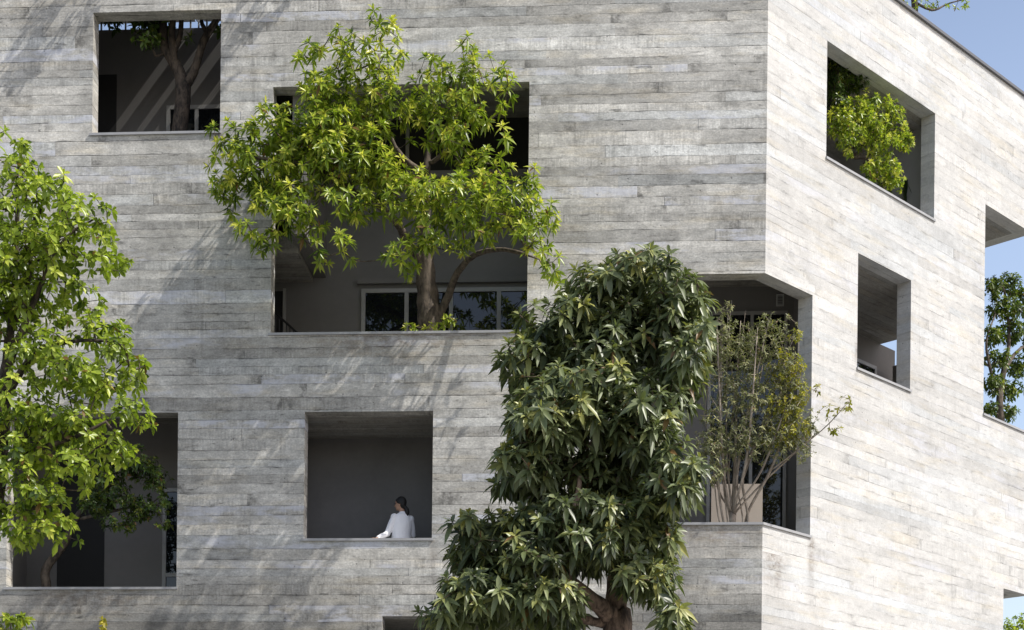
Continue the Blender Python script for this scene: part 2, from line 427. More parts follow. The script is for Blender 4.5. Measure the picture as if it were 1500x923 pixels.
# double-height loggia behind the large opening
D2 = 2.3
loggia(FL, O2, D2, .8, .5, .5, zc=O2[3] + .5)
window(FL, X(530, 450, D2), X(800, 450, D2), Z(600, 500, D2), Z(600, 424, D2), D2, mull=(X(596, 450, D2), X(661, 450, D2), X(731, 450, D2)), fw=.075)
k = MB(); k.box(FL, X(524, 450, D2), X(800, 450, D2), D2 - .09, D2 - .002, Z(600, 417, D2), Z(600, 408, D2)); k.build('window_head', M['plaster'], bld)
k = MB(); k.box(FL, -8.9, -3.6, D2 - .16, D2 - .002, Z(600, 266, D2), Z(600, 256, D2)); k.build('ledge', M['plaster'], bld)
shade_panel(FL, X(540, 200, D2), X(800, 200, D2), Z(600, 255, D2) + .01, Z(600, 152, D2), D2, 'opening_shade')
k = MB(); k.box(FL, X(595, 200, D2), X(600, 200, D2), D2 - .06, D2 - .013, Z(600, 255, D2) + .01, Z(600, 152, D2)); k.build('mullion', M['frame'], bld)
window(FL, X(392, 170, D2), X(425, 170, D2), Z(600, 254, D2), Z(410, 150, D2), D2, fw=.06)
k = MB(); k.box(FL, -8.95, X(448, 360, 1.6), .9, D2 - .003, Z(420, 370, .9), Z(420, 346, .9)); k.build('landing', M['ceiling'], bld)
shade_panel(FL, X(390, 450, D2), X(415, 450, D2), 10.3, Z(410, 427, D2), D2)
k = MB(); k.box(FL, X(415, 450, D2), X(419, 450, D2), D2 - .05, D2 - .002, 10.3, Z(410, 424, D2)); k.build('door_frame', M['frame'], bld)
k = MB()
pa, pb = at(396, 452, 1.9), at(438, 490, 1.9)
k.tube([pa, pb], .022)
for i in range(8):
    q = pa.lerp(pb, (i + .5) / 8); k.tube([q, (q.x, q.y, q.z - .9)], .011, 5)
k.build('stair_railing', M['rail'], bld)

# loggia where the woman stands
D3 = 1.66
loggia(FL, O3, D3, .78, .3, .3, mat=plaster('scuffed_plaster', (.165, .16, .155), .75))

# lower left loggia
D4 = 2.0
loggia(FL, O4, D4, .8, .4, .4, zc=O4[3] + .4)
shade_panel(FL, X(84, 800, D4), X(153, 800, D4), 5.7, Z(110, 640, D4), D4)
window(FL, X(239, 800, D4), X(290, 800, D4), 5.9, Z(245, 716, D4), D4, fw=.07, bar=Z(245, 843, D4))
D5 = 1.8
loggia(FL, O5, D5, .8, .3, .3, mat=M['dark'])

# corner loggia, open on both faces
D6 = 2.6
w = MB(); zc, f = O6L[3] + .75, O6L[2] - .85
ur = O6R[1] + .02
P = [FL.p(O6L[0] - .4, T, 0), FL.p(O6L[0] - .4, D6, 0), Vector((.95, D6, 0)), FR.p(ur + .5, T, 0)]
def wallseg(w, p, q, z0, z1):
    L_ = (q - p).length
    w.face([(p.x, p.y, z0), (q.x, q.y, z0), (q.x, q.y, z1), (p.x, p.y, z1)], [(0, z0), (L_, z0), (L_, z1), (0, z1)])
for i in range(3): wallseg(w, P[i], P[i + 1], f, zc)
crn = FL.p(-T * MIT, T, 0)
pf = [P[0], crn, P[3], P[2], P[1]]
w.face([(p.x, p.y, f) for p in pf])
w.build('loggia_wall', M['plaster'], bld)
k = MB(); k.face([(p.x, p.y, zc) for p in pf[::-1]], [(p.x, p.y) for p in pf[::-1]]); k.build('loggia_ceiling', M['ceiling'], bld)
zz = Z(1080, 709, 1.3)
k = MB(); k.box(FL, X(1042, 740, 1.3), X(1117, 740, 1.3), 1.3, 1.45, f + .003, zz); k.build('half_wall', M['plaster_lt'], bld)
window(FL, X(1036, 600, D6), X(1152, 600, D6), f + .05, Z(1050, 458, D6), D6, mull=(X(1056, 600, D6), X(1100, 600, D6)), fw=.06, name='sliding_door')
# vent grille
v0, v1 = X(1137, 440, D6), X(1148, 440, D6); z0, z1 = Z(1142, 449, D6), Z(1142, 432, D6)
k = MB(); e = .02
k.box(FL, v0, v0 + e, D6 - .04, D6 - .002, z0, z1); k.box(FL, v1 - e, v1, D6 - .04, D6 - .002, z0, z1)
k.box(FL, v0 + e, v1 - e, D6 - .04, D6 - .002, z1 - e, z1); k.box(FL, v0 + e, v1 - e, D6 - .04, D6 - .002, z0, z0 + e)
vent = k.build('vent_grille', plaster('white_grille', (.6, .6, .58)), bld)
k = MB()
for i in range(4):
    q = z0 + e + (z1 - z0 - 2 * e) * (i + .5) / 4
    k.box(FL, v0 + e, v1 - e, D6 - .034, D6 - .004, q - .010, q + .010)
k.build('louvre', M['sill'], vent)

# side face: upper opening
DW1 = 2.4
loggia(FR, W1, DW1, .9, .6, .35, ceil=False, zc=W1[3] + .9, mat=M['plaster_daylit'])
k = MB(); k.box(FR, W1[0] + 1.5, W1[1] + .35, T + .002, DW1, W1[3] + .004, W1[3] + .2); k.build('loggia_ceiling', M['ceiling'], bld)
# side face: middle opening and the passage to the open end terrace
zc2, f2 = W2[3] + .002, W2[2] - .8
se = sz(atR(1311, 520, 2.35))[0]
w = MB(); d2 = 2.35
w.quad(FR, [(W2[0] - .35, d2, f2), (se, d2, f2), (se, d2, zc2), (W2[0] - .35, d2, zc2)])
w.quad(FR, [(se, d2, f2), (se, d2 + 1.6, f2), (se, d2 + 1.6, zc2), (se, d2, zc2)])
w.quad(FR, [(W2[0] - .35, T, f2), (W2[0] - .35, d2, f2), (W2[0] - .35, d2, zc2), (W2[0] - .35, T, zc2)])
w.quad(FR, [(W2[0] - .35, T, f2), (RL - T, T, f2), (RL - T, 4.2, f2), (W2[0] - .35, 4.2, f2)])
w.build('loggia_wall', M['plaster'], bld)
k = MB(); k.quad(FR, [(W2[0] - .35, T, zc2), (W2[0] - .35, d2 + 1.6, zc2), (W3[0] - .1, d2 + 1.6, zc2), (W3[0] - .1, T, zc2)], [(0, 0), (0, 4), (4.5, 4), (4.5, 0)])
k.build('loggia_ceiling', M['ceiling'], bld)
s0, zb0 = sz(atR(1262, 548, d2)); s1, zb1 = sz(atR(1281, 535, d2))
window(FR, s0 - .6, s1, f2 + .1, sz(atR(1265, 531, d2))[1], d2, fw=.07)
ps, _ = sz(atR(1315, 545, 2.0)); k = MB(); k.box(FR, ps - .12, ps + .25, 1.85, 2.05, f2, sz(atR(1315, 531, 1.85))[1]); k.build('low_post', M['plaster'], bld)  # low post beside the gap at the end of the back wall
# end terrace
k = MB(); k.quad(FR, [(W3[0] - .1, T, W3[3] + .002), (W3[0] - .1, 4.3, W3[3] + .002), (RL - T, 4.3, W3[3] + .002), (RL - T, T, W3[3] + .002)], [(0, 0), (0, 4.3), (2, 4.3), (2, 0)])
k.build('terrace_soffit', M['ceiling'], bld); k = MB()
k.quad(FR, [(8.2, T, W4[3] + .002), (8.2, 3.1, W4[3] + .002), (RL - T, 3.1, W4[3] + .002), (RL - T, T, W4[3] + .002)], [(0, 0), (0, 3), (2, 3), (2, 0)])
k.build('terrace_soffit', M['ceiling'], bld)
w = MB()
w.quad(FR, [(W3[0] - .1, 4.3, f2), (RL - T, 4.3, f2), (RL - T, 4.3, W3[3]), (W3[0] - .1, 4.3, W3[3])])
w.quad(FR, [(W3[0] - .1, T, zc2), (W3[0] - .1, 4.3, zc2), (W3[0] - .1, 4.3, W3[3]), (W3[0] - .1, T, W3[3])])
w.quad(FR, [(8.2, 3.1, 3.8), (RL - T, 3.1, 3.8), (RL - T, 3.1, W4[3]), (8.2, 3.1, W4[3])])
w.quad(FR, [(8.2, T, 3.8), (8.2, 3.1, 3.8), (8.2, 3.1, W4[3]), (8.2, T, W4[3])])
w.quad(FR, [(8.2, T, 3.8), (RL - T, T, 3.8), (RL - T, 3.1, 3.8), (8.2, 3.1, 3.8)])
w.build('terrace_wall', M['plaster'], bld)

# ------------------------------------------------------------------ trees
def rnd_dir():
    while True:
        v = Vector((rng.uniform(-1, 1), rng.uniform(-1, 1), rng.uniform(-1, 1)))
        if .05 < v.length < 1: return v.normalized()

def add_leaf(mb, p, d, nrm, L, W, droop, tint, shape=.42, fold=.18):
    side = d.cross(nrm)
    if side.length < 1e-4: return
    side.normalize(); up = side.cross(d).normalized()
    dn = Vector((0, 0, -1)); b = len(mb.v)
    def sp(t): return p + d * (L * t) + dn * (droop * L * t * t)
    w1, w2 = (W * .5, W * .42) if shape < .5 else (W * .32, W * .5)
    c1, c2, tip = sp(.30), sp(.66), sp(1.)
    f = up * (fold * W)
    mb.v += [tuple(p), tuple(c1 + side * w1 + f), tuple(c1), tuple(c1 - side * w1 + f), tuple(c2 + side * w2 + f), tuple(c2), tuple(c2 - side * w2 + f), tuple(tip)]
    for q in ((0, 2, 1), (0, 3, 2), (1, 2, 5, 4), (2, 3, 6, 5), (4, 5, 7), (5, 6, 7)):
        mb.f.append(tuple(b + i for i in q)); mb.t.append(tint); mb.m.append(0); mb.uv += [(0, 0)] * len(q)

def rosette(mb, p, ax, n, L, W, droop, young=.3, amin=.5, amax=1.75, shape=.42, hang=0., base=.3):
    ax = ax.normalized()
    s = ax.cross(Vector((.3, .2, .9)));
    if s.length < .1: s = ax.cross(Vector((1, 0, 0)))
    s.normalize(); t = ax.cross(s); a0 = rng.uniform(0, 6.28)
    tone = rng.gauss(0, .15) + (.30 if rng.random() < .07 else 0.); L *= rng.uniform(.78, 1.12)
    for k in range(n):
        f = (k + .5) / n
        az = a0 + k * 2.39996 + rng.gauss(0, .2)
        po = amin + (amax - amin) * f + rng.gauss(0, .15)
        d = ax * cos(po) + (s * cos(az) + t * sin(az)) * sin(po)
        d = (d + Vector((0, 0, -hang * rng.uniform(.6, 1.3)))).normalized()
        nrm = (ax + Vector((0, 0, .4)) + rnd_dir() * .35)
        l = L * (.62 + .5 * f) * rng.uniform(.75, 1.15)
        tint = base + tone + rng.gauss(0, .1) + young * max(0, 1 - f * 2.2)
        tint = min(1, max(0, tint))
        if rng.random() < .018 and f > .4: tint = -1.            # a withered leaf
        add_leaf(mb, p - ax * (f * L * .28), d, nrm, l, W * rng.uniform(.8, 1.2) * l / L, droop * rng.uniform(.4, 1.5), tint, shape)

def grow(name, label, cat, guides, lobes, spec, barkmat, leafmat, group=None, spacing=.2, twig=.005, kpipe=2.25, maxr=None, up=.25, seed=1, lift=.12, extra=None):
    """guides: [(points, r0, r1)], the first is the trunk; lobes: [(centre, rx, ry, rz, count)]"""
    global rng
    rng = random.Random(seed)
    pos, par, fixr = [], [], []
    def add(p, q, r=0.): pos.append(Vector(p)); par.append(q); fixr.append(r); return len(pos) - 1
    for gi, (pts, r0, r1) in enumerate(guides):
        pts = [Vector(p) for p in pts]
        if gi == 0: prev = add(pts[0], -1, r0)
        else:
            prev = min(range(len(pos)), key=lambda i: (pos[i] - pts[0]).length)
        tot = sum((pts[i + 1] - pts[i]).length for i in range(len(pts) - 1)); run = 0.
        # Catmull-Rom through the guide points
        for i in range(len(pts) - 1):
            a, b = pts[i], pts[i + 1]; p0 = pts[i - 1] if i else a * 2 - b; p3 = pts[i + 2] if i + 2 < len(pts) else b * 2 - a
            n = max(2, int((b - a).length / .14))
            for k in range(1, n + 1):
                t = k / n
                q = .5 * ((2 * a) + (b - p0) * t + (2 * p0 - 5 * a + 4 * b - p3) * t * t + (3 * a - p0 - 3 * b + p3) * t ** 3)
                f = (run + (b - a).length * t) / max(tot, 1e-6)
                j = (r0 + (r1 - r0) * f) * .10
                prev = add(q + rnd_dir() * j, prev, r0 + (r1 - r0) * f)
            run += (b - a).length
    sites = []
    for (c, rx, ry, rz, cnt) in lobes:
        c = Vector(c); tries = 0; got = 0
        while got < cnt and tries < cnt * 12:
            tries += 1
            v = rnd_dir() * (rng.random() ** .45)
            p = c + Vector((v.x * rx, v.y * ry, v.z * rz))
            if all((p - q[0]).length > spacing for q in sites): sites.append((p, c)); got += 1
    arr = np.array([tuple(p) for p in pos]); alive = [tuple(p) for p in pos]
    sites.sort(key=lambda s_: np.min(((arr - np.array(tuple(s_[0]))) ** 2).sum(1)))
    tips = []
    P_ = np.zeros((len(pos) + len(sites) * 12 + 50, 3)); P_[:len(pos)] = arr; n_ = len(pos)
    dep = [0.] * 0
    for (p, c) in sites:
        q = np.array(tuple(p)); dd = np.sqrt(((P_[:n_] - q) ** 2).sum(1)) + .35 * np.maximum(0, P_[:n_, 2] - q[2])
        i = int(np.argmin(dd)); a = pos[i]; L = (p - a).length
        n = max(1, min(10, int(L / .16))); prev = i
        bow = Vector((0, 0, -1)) * (L * lift) + rnd_dir() * (L * .10)
        for k in range(1, n + 1):
            t = k / n; w_ = a.lerp(p, t) + bow * (4 * t * (1 - t)) * .5 + (rnd_dir() * (L * .035) if k < n else Vector((0, 0, 0)))
            prev = add(w_, prev); P_[n_] = tuple(w_); n_ += 1
        tips.append((prev, c))
    N = len(pos); ch = [[] for _ in range(N)]
    for i in range(N):
        if par[i] >= 0: ch[par[i]].append(i)
    rad = [0.] * N; order = []
    st = [0]
    while st:
        i = st.pop(); order.append(i); st += ch[i]
    for i in reversed(order):
        s_ = sum(rad[c] ** kpipe for c in ch[i])
        rad[i] = max(s_ ** (1 / kpipe) if s_ else twig, fixr[i])
        if maxr and not fixr[i]: rad[i] = min(rad[i], maxr)
    wood = MB(); starts = [(0, None)]
    while starts:
        i, a = starts.pop(); pts, rr = [], []
        if a is not None: pts.append(pos[a]); rr.append(min(rad[a], rad[i] * 1.15))
        while True:
            pts.append(pos[i]); rr.append(rad[i])
            if not ch[i]: break
            m_ = max(ch[i], key=lambda c: rad[c])
            starts += [(c, i) for c in ch[i] if c != m_]
            i = m_
        if len(pts) > 1: wood.tube(pts, rr, 8 if max(rr) > .05 else 5, True)
    root = empty(name, guides[0][0][0])
    tag(root, label, cat, group)
    wood.build('trunk', barkmat, root, smooth=True)
    lv = MB()
    for (i, c) in tips:
        ax = pos[i] - pos[par[i]]
        ax = ax.normalized() if ax.length > 1e-6 else Vector((0, 0, 1))
        o = pos[i] - c; o = o.normalized() if o.length > 1e-3 else Vector((0, 0, 1))
        ax = (ax * .6 + o * .5 + Vector((0, 0, up))).normalized()
        rosette(lv, pos[i], ax, **spec)
        if extra:
            j = par[i]; k = 0
            while j >= 0 and not fixr[j] and k < extra:
                for _ in range(2):
                    d = (rnd_dir() + Vector((0, 0, .2))).normalized()
                    add_leaf(lv, pos[j], d, rnd_dir(), spec['L'] * rng.uniform(.6, 1.), spec['W'] * rng.uniform(.7, 1.), spec['droop'], min(1, max(0, spec.get('base', .3) + rng.gauss(0, .15))), spec.get('shape', .42))
                j = par[j]; k += 1
    lv.build('crown', leafmat, root, smooth=True)
    return root

def lobe(px, py, y, rx, rz, ry, cnt):
    """a clump of foliage: picture-plane centre and radii given in photo pixels, placed at depth y"""
    c = at(px, py, y); s_ = (c - CAM).length / F * .98
    return (c, rx * s_, ry, rz * s_, cnt)

LEAF_BRIGHT = leaf('bright_evergreen_leaf', (.045, .085, .014), (.265, .35, .036), (.68, .66, .12), .32, .36)
LEAF_LIME = leaf('lime_broad_leaf', (.06, .105, .016), (.30, .385, .045), (.58, .62, .11), .34, .40)
LEAF_MID = leaf('mid_green_leaf', (.03, .055, .010), (.10, .15, .022), (.32, .36, .06), .4, .3)
LEAF_MANGO = leaf('dark_leathery_leaf', (.030, .044, .016), (.175, .21, .092), (.42, .41, .12), .40, .20, .6)
LEAF_FINE = leaf('fine_olive_leaf', (.09, .105, .048), (.28, .29, .14), (.46, .43, .17), .5, .25)
LEAF_GOLD = leaf('yellow_green_leaf', (.12, .13, .016), (.33, .32, .035), (.52, .44, .06), .45, .35)
LEAF_DARK = leaf('dark_small_leaf', (.022, .044, .010), (.075, .125, .018), (.28, .30, .04), .4, .25)

# centre tree in the large opening
y = .85
g2 = [([at(630, 520, y), at(630, 470, y), at(626, 430, y), at(623, 398, y - .05), at(621, 365, y - .2)], .27, .15),
      ([at(621, 362, y - .2), at(624, 300, y - .4), at(625, 240, y - .5), at(634, 185, y - .5), at(642, 130, y - .5)], .10, .02),
      ([at(640, 470, y), at(652, 445, y - .1), at(670, 400, y - .4), at(697, 373, y - .7), at(740, 366, y - 1.2), at(790, 380, y - 1.6)], .085, .012),
      ([at(622, 385, y - .1), at(596, 355, y - .5), at(580, 325, y - .9), at(540, 295, y - 1.4), at(470, 290, y - 1.9)], .09, .02),
      ([at(624, 255, y - .45), at(600, 240, y - .7), at(578, 215, y - .9), at(560, 160, y - 1.), at(555, 80, y - 1.)], .06, .015),
      ([at(625, 245, y - .45), at(655, 215, y - .7), at(700, 130, y - .9)], .045, .012),
      ([at(540, 295, y - 1.4), at(460, 245, y - 1.7), at(370, 230, y - 2.)], .05, .015)]
L2 = [(565, 45, 22, 18), (500, 70, 18, 14), (540, 88, 48, 26), (462, 92, 20, 28), (640, 98, 24, 18), (692, 85, 24, 20), (680, 118, 30, 22), (735, 128, 20, 22),
      (480, 150, 58, 38), (565, 150, 52, 36), (640, 155, 42, 26), (690, 160, 34, 18), (420, 200, 56, 42), (345, 210, 32, 26), (328, 272, 18, 34), (395, 265, 58, 40),
      (470, 235, 55, 45), (540, 225, 38, 45), (738, 205, 16, 12), (712, 240, 36, 14), (778, 268, 22, 16), (600, 298, 42, 22), (655, 290, 52, 34), (735, 305, 58, 36),
      (800, 318, 18, 14), (690, 345, 30, 16), (468, 366, 16, 10), (506, 358, 18, 12), (590, 378, 26, 16), (372, 348, 26, 14), (428, 310, 48, 32), (780, 350, 26, 14),
      (818, 398, 14, 10), (800, 384, 10, 7), (630, 350, 30, 20), (520, 300, 40, 24), (470, 195, 60, 40), (640, 190, 40, 22), (672, 212, 26, 18), (600, 265, 40, 20), (700, 275, 40, 20), (560, 255, 40, 30)]
lob = []
for (px, py, a, b) in L2:
    yy = -.85 - (.4 if px < 520 else .3) * rng.random() - (.25 if py > 280 else 0)
    lob.append(lobe(px, py, yy, a * 1.08, b * 1.02, .7, max(3, int(a * b * pi / 92))))
grow('terrace_tree', 'large bright yellow-green tree bursting out of the big central double-height opening', 'tree', g2, lob,
     dict(n=12, L=.18, W=.050, droop=.30, young=.60, amin=.35, amax=1.75, base=.42), M['bark_grey'], LEAF_BRIGHT, spacing=.095, seed=21)

# street mango in front of the corner
y = -5.
g3 = [([Vector((at(905, 923, y).x + .1, y, -.05)), at(905, 960, y), at(902, 900, y), at(906, 850, y), at(912, 780, y), at(915, 690, y), at(920, 580, y), at(930, 470, y), at(935, 410, y)], .31, .04),
      ([at(900, 905, y - .1), at(868, 880, y - .35), at(838, 855, y - .6), at(822, 825, y - .8), at(838, 770, y - 1.), at(850, 700, y - 1.1)], .14, .03),
      ([at(895, 915, y), at(840, 905, y - .4), at(760, 880, y - .6), at(690, 850, y - .5)], .07, .02),
      ([at(915, 690, y), at(860, 620, y - .5), at(800, 560, y - .8)], .07, .02),
      ([at(916, 660, y), at(970, 590, y - .4), at(1000, 520, y - .5)], .07, .02),
      ([at(912, 780, y), at(960, 730, y - .4), at(1000, 690, y - .4)], .06, .02)]
L3 = [(935, 405, 62, 30), (885, 430, 52, 40), (990, 445, 45, 45), (830, 485, 80, 40), (925, 500, 105, 55), (775, 535, 42, 40), (1000, 545, 34, 60), (860, 590, 115, 55),
      (945, 630, 60, 60), (795, 625, 55, 45), (770, 690, 50, 45), (870, 700, 110, 50), (985, 700, 42, 50), (845, 765, 100, 35), (930, 790, 50, 35),
      (965, 850, 30, 34), (985, 905, 28, 22), (762, 775, 60, 34), (705, 815, 50, 40), (740, 880, 85, 36), (660, 895, 30, 24), (690, 780, 26, 22), (820, 900, 40, 30), (940, 760, 70, 30), (880, 540, 80, 50),
      (780, 820, 70, 34), (870, 800, 60, 26), (800, 880, 60, 30), (640, 905, 26, 14), (960, 800, 40, 30), (700, 870, 60, 34), (890, 795, 45, 22), (935, 838, 40, 26), (1022, 500, 18, 34), (1018, 700, 18, 22)]
lob = []
for (px, py, a, b) in L3:
    yy = y - .7 + rng.uniform(-.5, .5)
    lob.append(lobe(px, py, yy, a * rng.uniform(.92, 1.12), b * rng.uniform(.80, 1.0), 1.0, max(3, int(a * b * pi / 100))))
grow('mango_tree', 'tall dense dark green tree with long drooping leaves standing before the corner loggia', 'tree', g3, lob,
     dict(n=13, L=.235, W=.070, droop=.36, young=.30, amin=.35, amax=1.85, hang=.12, base=.36), M['bark_mango'], LEAF_MANGO, spacing=.10, seed=5, up=.35)

# lime-green street tree at the left
y = -5.
g1 = [([Vector((at(-30, 900, y).x, y, -.05)), at(-25, 930, y), at(-15, 800, y), at(0, 680, y), at(8, 560, y), at(20, 440, y), at(25, 330, y), at(25, 250, y)], .20, .02),
      ([at(0, 690, y), at(50, 660, y - .4), at(110, 640, y - .6), at(170, 610, y - .6)], .06, .012),
      ([at(5, 590, y), at(50, 520, y - .4), at(110, 500, y - .6), at(170, 500, y - .6)], .06, .012),
      ([at(10, 540, y), at(55, 430, y - .4), at(95, 350, y - .5), at(140, 320, y - .5)], .06, .012),
      ([at(-8, 740, y), at(40, 745, y - .4), at(90, 740, y - .6)], .05, .012),
      ([at(10, 500, y), at(40, 420, y - .2), at(50, 320, y - .3)], .05, .012)]
L1 = [(18, 235, 34, 28), (60, 280, 48, 36), (128, 318, 40, 26), (30, 345, 48, 45), (100, 365, 55, 34), (162, 372, 22, 20), (40, 440, 52, 40), (112, 430, 34, 22),
      (150, 488, 46, 28), (62, 520, 56, 40), (185, 530, 24, 34), (130, 560, 58, 36), (40, 600, 48, 45), (192, 604, 30, 22), (112, 630, 60, 36), (40, 680, 52, 42),
      (120, 688, 34, 24), (55, 735, 52, 32), (30, 785, 30, 20), (85, 775, 22, 22), (-40, 300, 50, 60), (-40, 450, 50, 70), (-45, 600, 50, 70), (-40, 740, 50, 60), (165, 655, 30, 20), (20, 400, 40, 40)]
lob = []
for (px, py, a, b) in L1:
    lob.append(lobe(px, py, y - .4 + rng.uniform(-.3, .3), a * .98, b * .92, .8, max(3, int(a * b * pi / 94))))
grow('street_tree', 'lime-green broad-leaved tree at the left edge rising in front of the concrete wall', 'tree', g1, lob,
     dict(n=9, L=.138, W=.068, droop=.28, young=.40, amin=.4, amax=1.9, shape=.6, base=.38), M['bark_dark'], LEAF_LIME, spacing=.09, seed=9)

# fine twiggy tree in the corner loggia
y = .36
b0 = at(1073, 790, y)
g4 = [([b0, at(1073, 765, y), at(1074, 735, y), at(1076, 700, y - .05), at(1078, 620, y - .1), at(1080, 540, y - .1), at(1085, 470, y - .1)], .042, .006)]
for (x1, y1, x2, y2, x3, y3) in ((1066, 730, 1058, 660, 1050, 470), (1078, 735, 1095, 660, 1110, 480), (1080, 740, 1115, 690, 1150, 600), (1082, 745, 1125, 700, 1190, 640),
                                 (1070, 730, 1064, 640, 1066, 450), (1076, 730, 1088, 640, 1126, 470), (1068, 745, 1048, 700, 1036, 560), (1079, 730, 1110, 640, 1160, 500)):
    dy = rng.uniform(-.75, -.05)
    g4.append(([at(1073, 757, y), at(x1, y1, y + dy * .2), at(x2, y2, y + dy * .6), at(x3, y3, y + dy)], .020, .005))
for (x1, x2, y2) in ((1046, 1040, 560), (1058, 1030, 600), (1052, 1056, 490), (1062, 1072, 440), (1068, 1092, 455), (1066, 1046, 500), (1080, 1118, 500), (1088, 1140, 540)):
    dy = rng.uniform(-.7, 0.)
    g4.append(([at(1073, 790, y), at(x1 + 8, 765, y), at(x1, 700, y + dy * .3), at((x1 + x2) / 2 + rng.uniform(-9, 9), (700 + y2) / 2 + 20, y + dy * .7), at(x2 + rng.uniform(-8, 8), (700 + 3 * y2) / 4, y + dy * .9), at(x2, y2, y + dy)], .013, .004))
L4 = [(1060, 500, 26, 40), (1110, 500, 30, 40), (1150, 520, 24, 36), (1060, 580, 34, 45), (1110, 590, 40, 45), (1060, 655, 36, 34), (1120, 650, 45, 30), (1160, 620, 40, 40),
      (1045, 690, 24, 20), (1180, 660, 20, 14), (1065, 460, 14, 14), (1126, 475, 16, 14), (1150, 480, 16, 14), (1085, 540, 50, 60), (1150, 570, 36, 50), (1090, 640, 60, 30), (1040, 640, 22, 40)]
lob = [lobe(px, py, y - .38, a, b, .42, max(4, int(a * b * pi / 42))) for (px, py, a, b) in L4]
grow('multi_stem_tree', 'sparse twiggy olive-green tree with many thin pale stems in the corner loggia', 'tree', g4, lob,
     dict(n=6, L=.078, W=.022, droop=.25, young=.3, amin=.4, amax=1.9, base=.38), M['bark_pale'], LEAF_FINE, spacing=.055, seed=3, twig=.0035, maxr=.012, extra=3)
y = .02
g4b = [([at(1090, 800, y + .42), at(1096, 750, y + .36), at(1128, 690, y + .1), at(1150, 620, y), at(1150, 540, y)], .026, .006),
       ([at(1128, 690, y + .1), at(1180, 650, y - .1), at(1215, 620, y - .25), at(1246, 585, y - .35)], .014, .005)]
L4b = [(1152, 540, 28, 30), (1150, 590, 32, 34), (1165, 625, 26, 26), (1140, 640, 24, 18), (1175, 575, 12, 20), (1168, 490, 12, 10)]
lob = [lobe(px, py, y - .12, a, b, .25, max(4, int(a * b * pi / 52))) for (px, py, a, b) in L4b]
lob += [lobe(1215, 605, y - .25, 16, 12, .1, 7), lobe(1240, 590, y - .3, 12, 12, .1, 6), lobe(1222, 632, y - .25, 12, 8, .1, 5), lobe(1195, 570, y - .2, 8, 10, .1, 4)]
grow('golden_shrub', 'yellow-green small-leaved shrub leaning out of the corner loggia towards the pale wall', 'shrub', g4b, lob,
     dict(n=7, L=.085, W=.034, droop=.25, young=.4, amin=.4, amax=1.9, base=.45), M['bark_pale'], LEAF_GOLD, spacing=.07, seed=31, twig=.0035)

# small dark tree in the lower left loggia
y = .8
g5 = [([at(66, 900, y), at(68, 855, y), at(66, 835, y), at(80, 815, y), at(96, 795, y - .1), at(110, 760, y - .2), at(150, 720, y - .3), at(195, 690, y - .4)], .10, .015),
      ([at(96, 795, y - .1), at(120, 745, y - .3), at(140, 690, y - .4)], .05, .012),
      ([at(110, 762, y - .2), at(170, 748, y - .4), at(225, 735, y - .5)], .035, .008)]
L5 = [(150, 680, 40, 28), (200, 680, 34, 26), (228, 705, 22, 24), (160, 725, 46, 26), (210, 745, 38, 20), (180, 768, 36, 9), (140, 740, 24, 20), (245, 735, 10, 9), (135, 660, 30, 20), (240, 770, 9, 8)]
lob = [lobe(px, py, y - .75, a, b, .4, max(4, int(a * b * pi / 36))) for (px, py, a, b) in L5]
grow('loggia_tree', 'small dark fine-leaved tree with crooked pale trunk in the lower left opening', 'tree', g5, lob,
     dict(n=8, L=.10, W=.042, droop=.25, young=.35, amin=.4, amax=1.9, base=.34), M['bark_grey'], LEAF_DARK, spacing=.06, seed=17, twig=.0035)

# tree in the upper left court
y = .9
g6 = [([at(263, 230, y), at(263, 190, y), at(266, 160, y), at(268, 128, y), at(258, 95, y), at(243, 75, y), at(238, 40, y), at(240, 0, y), at(235, -40, y)], .125, .06),
      ([at(268, 132, y), at(283, 108, y - .05), at(293, 75, y - .1), at(304, 48, y - .1), at(322, 22, y - .15), at(335, -10, y - .2)], .085, .045),
      ([at(258, 95, y), at(252, 65, y - .1), at(253, 30, y - .1), at(252, -20, y - .1)], .07, .045),
      ([at(250, 85, y), at(262, 60, y - .1), at(266, 25, y - .1), at(268, -20, y - .1)], .055, .035),
      ([at(243, 75, y), at(228, 82, y - .1), at(220, 60, y - .1), at(195, 45, y - .1)], .03, .01),
      ([at(304, 48, y - .1), at(296, 35, y - .1), at(292, 0, y - .1)], .045, .03)]
lob = [lobe(212, 60, y - .5, 24, 6, .2, 8), lobe(225, 40, y - .1, 28, 18, .4, 22), lobe(215, 22, y, 22, 12, .4, 12), lobe(275, -50, y - .2, 110, 26, .5, 75), lobe(279, 57, y - .2, 8, 5, .1, 2),
       lobe(160, 30, y + .6, 16, 8, .3, 8), lobe(320, 45, y, 5, 8, .1, 2)]
grow('court_tree', 'dark-barked forked tree standing in the upper left opening below the roof', 'tree', g6, lob,
     dict(n=9, L=.16, W=.06, droop=.2, young=.4, amin=.5, amax=1.9, base=.30), M['bark_dark'], LEAF_DARK, spacing=.11, seed=41)

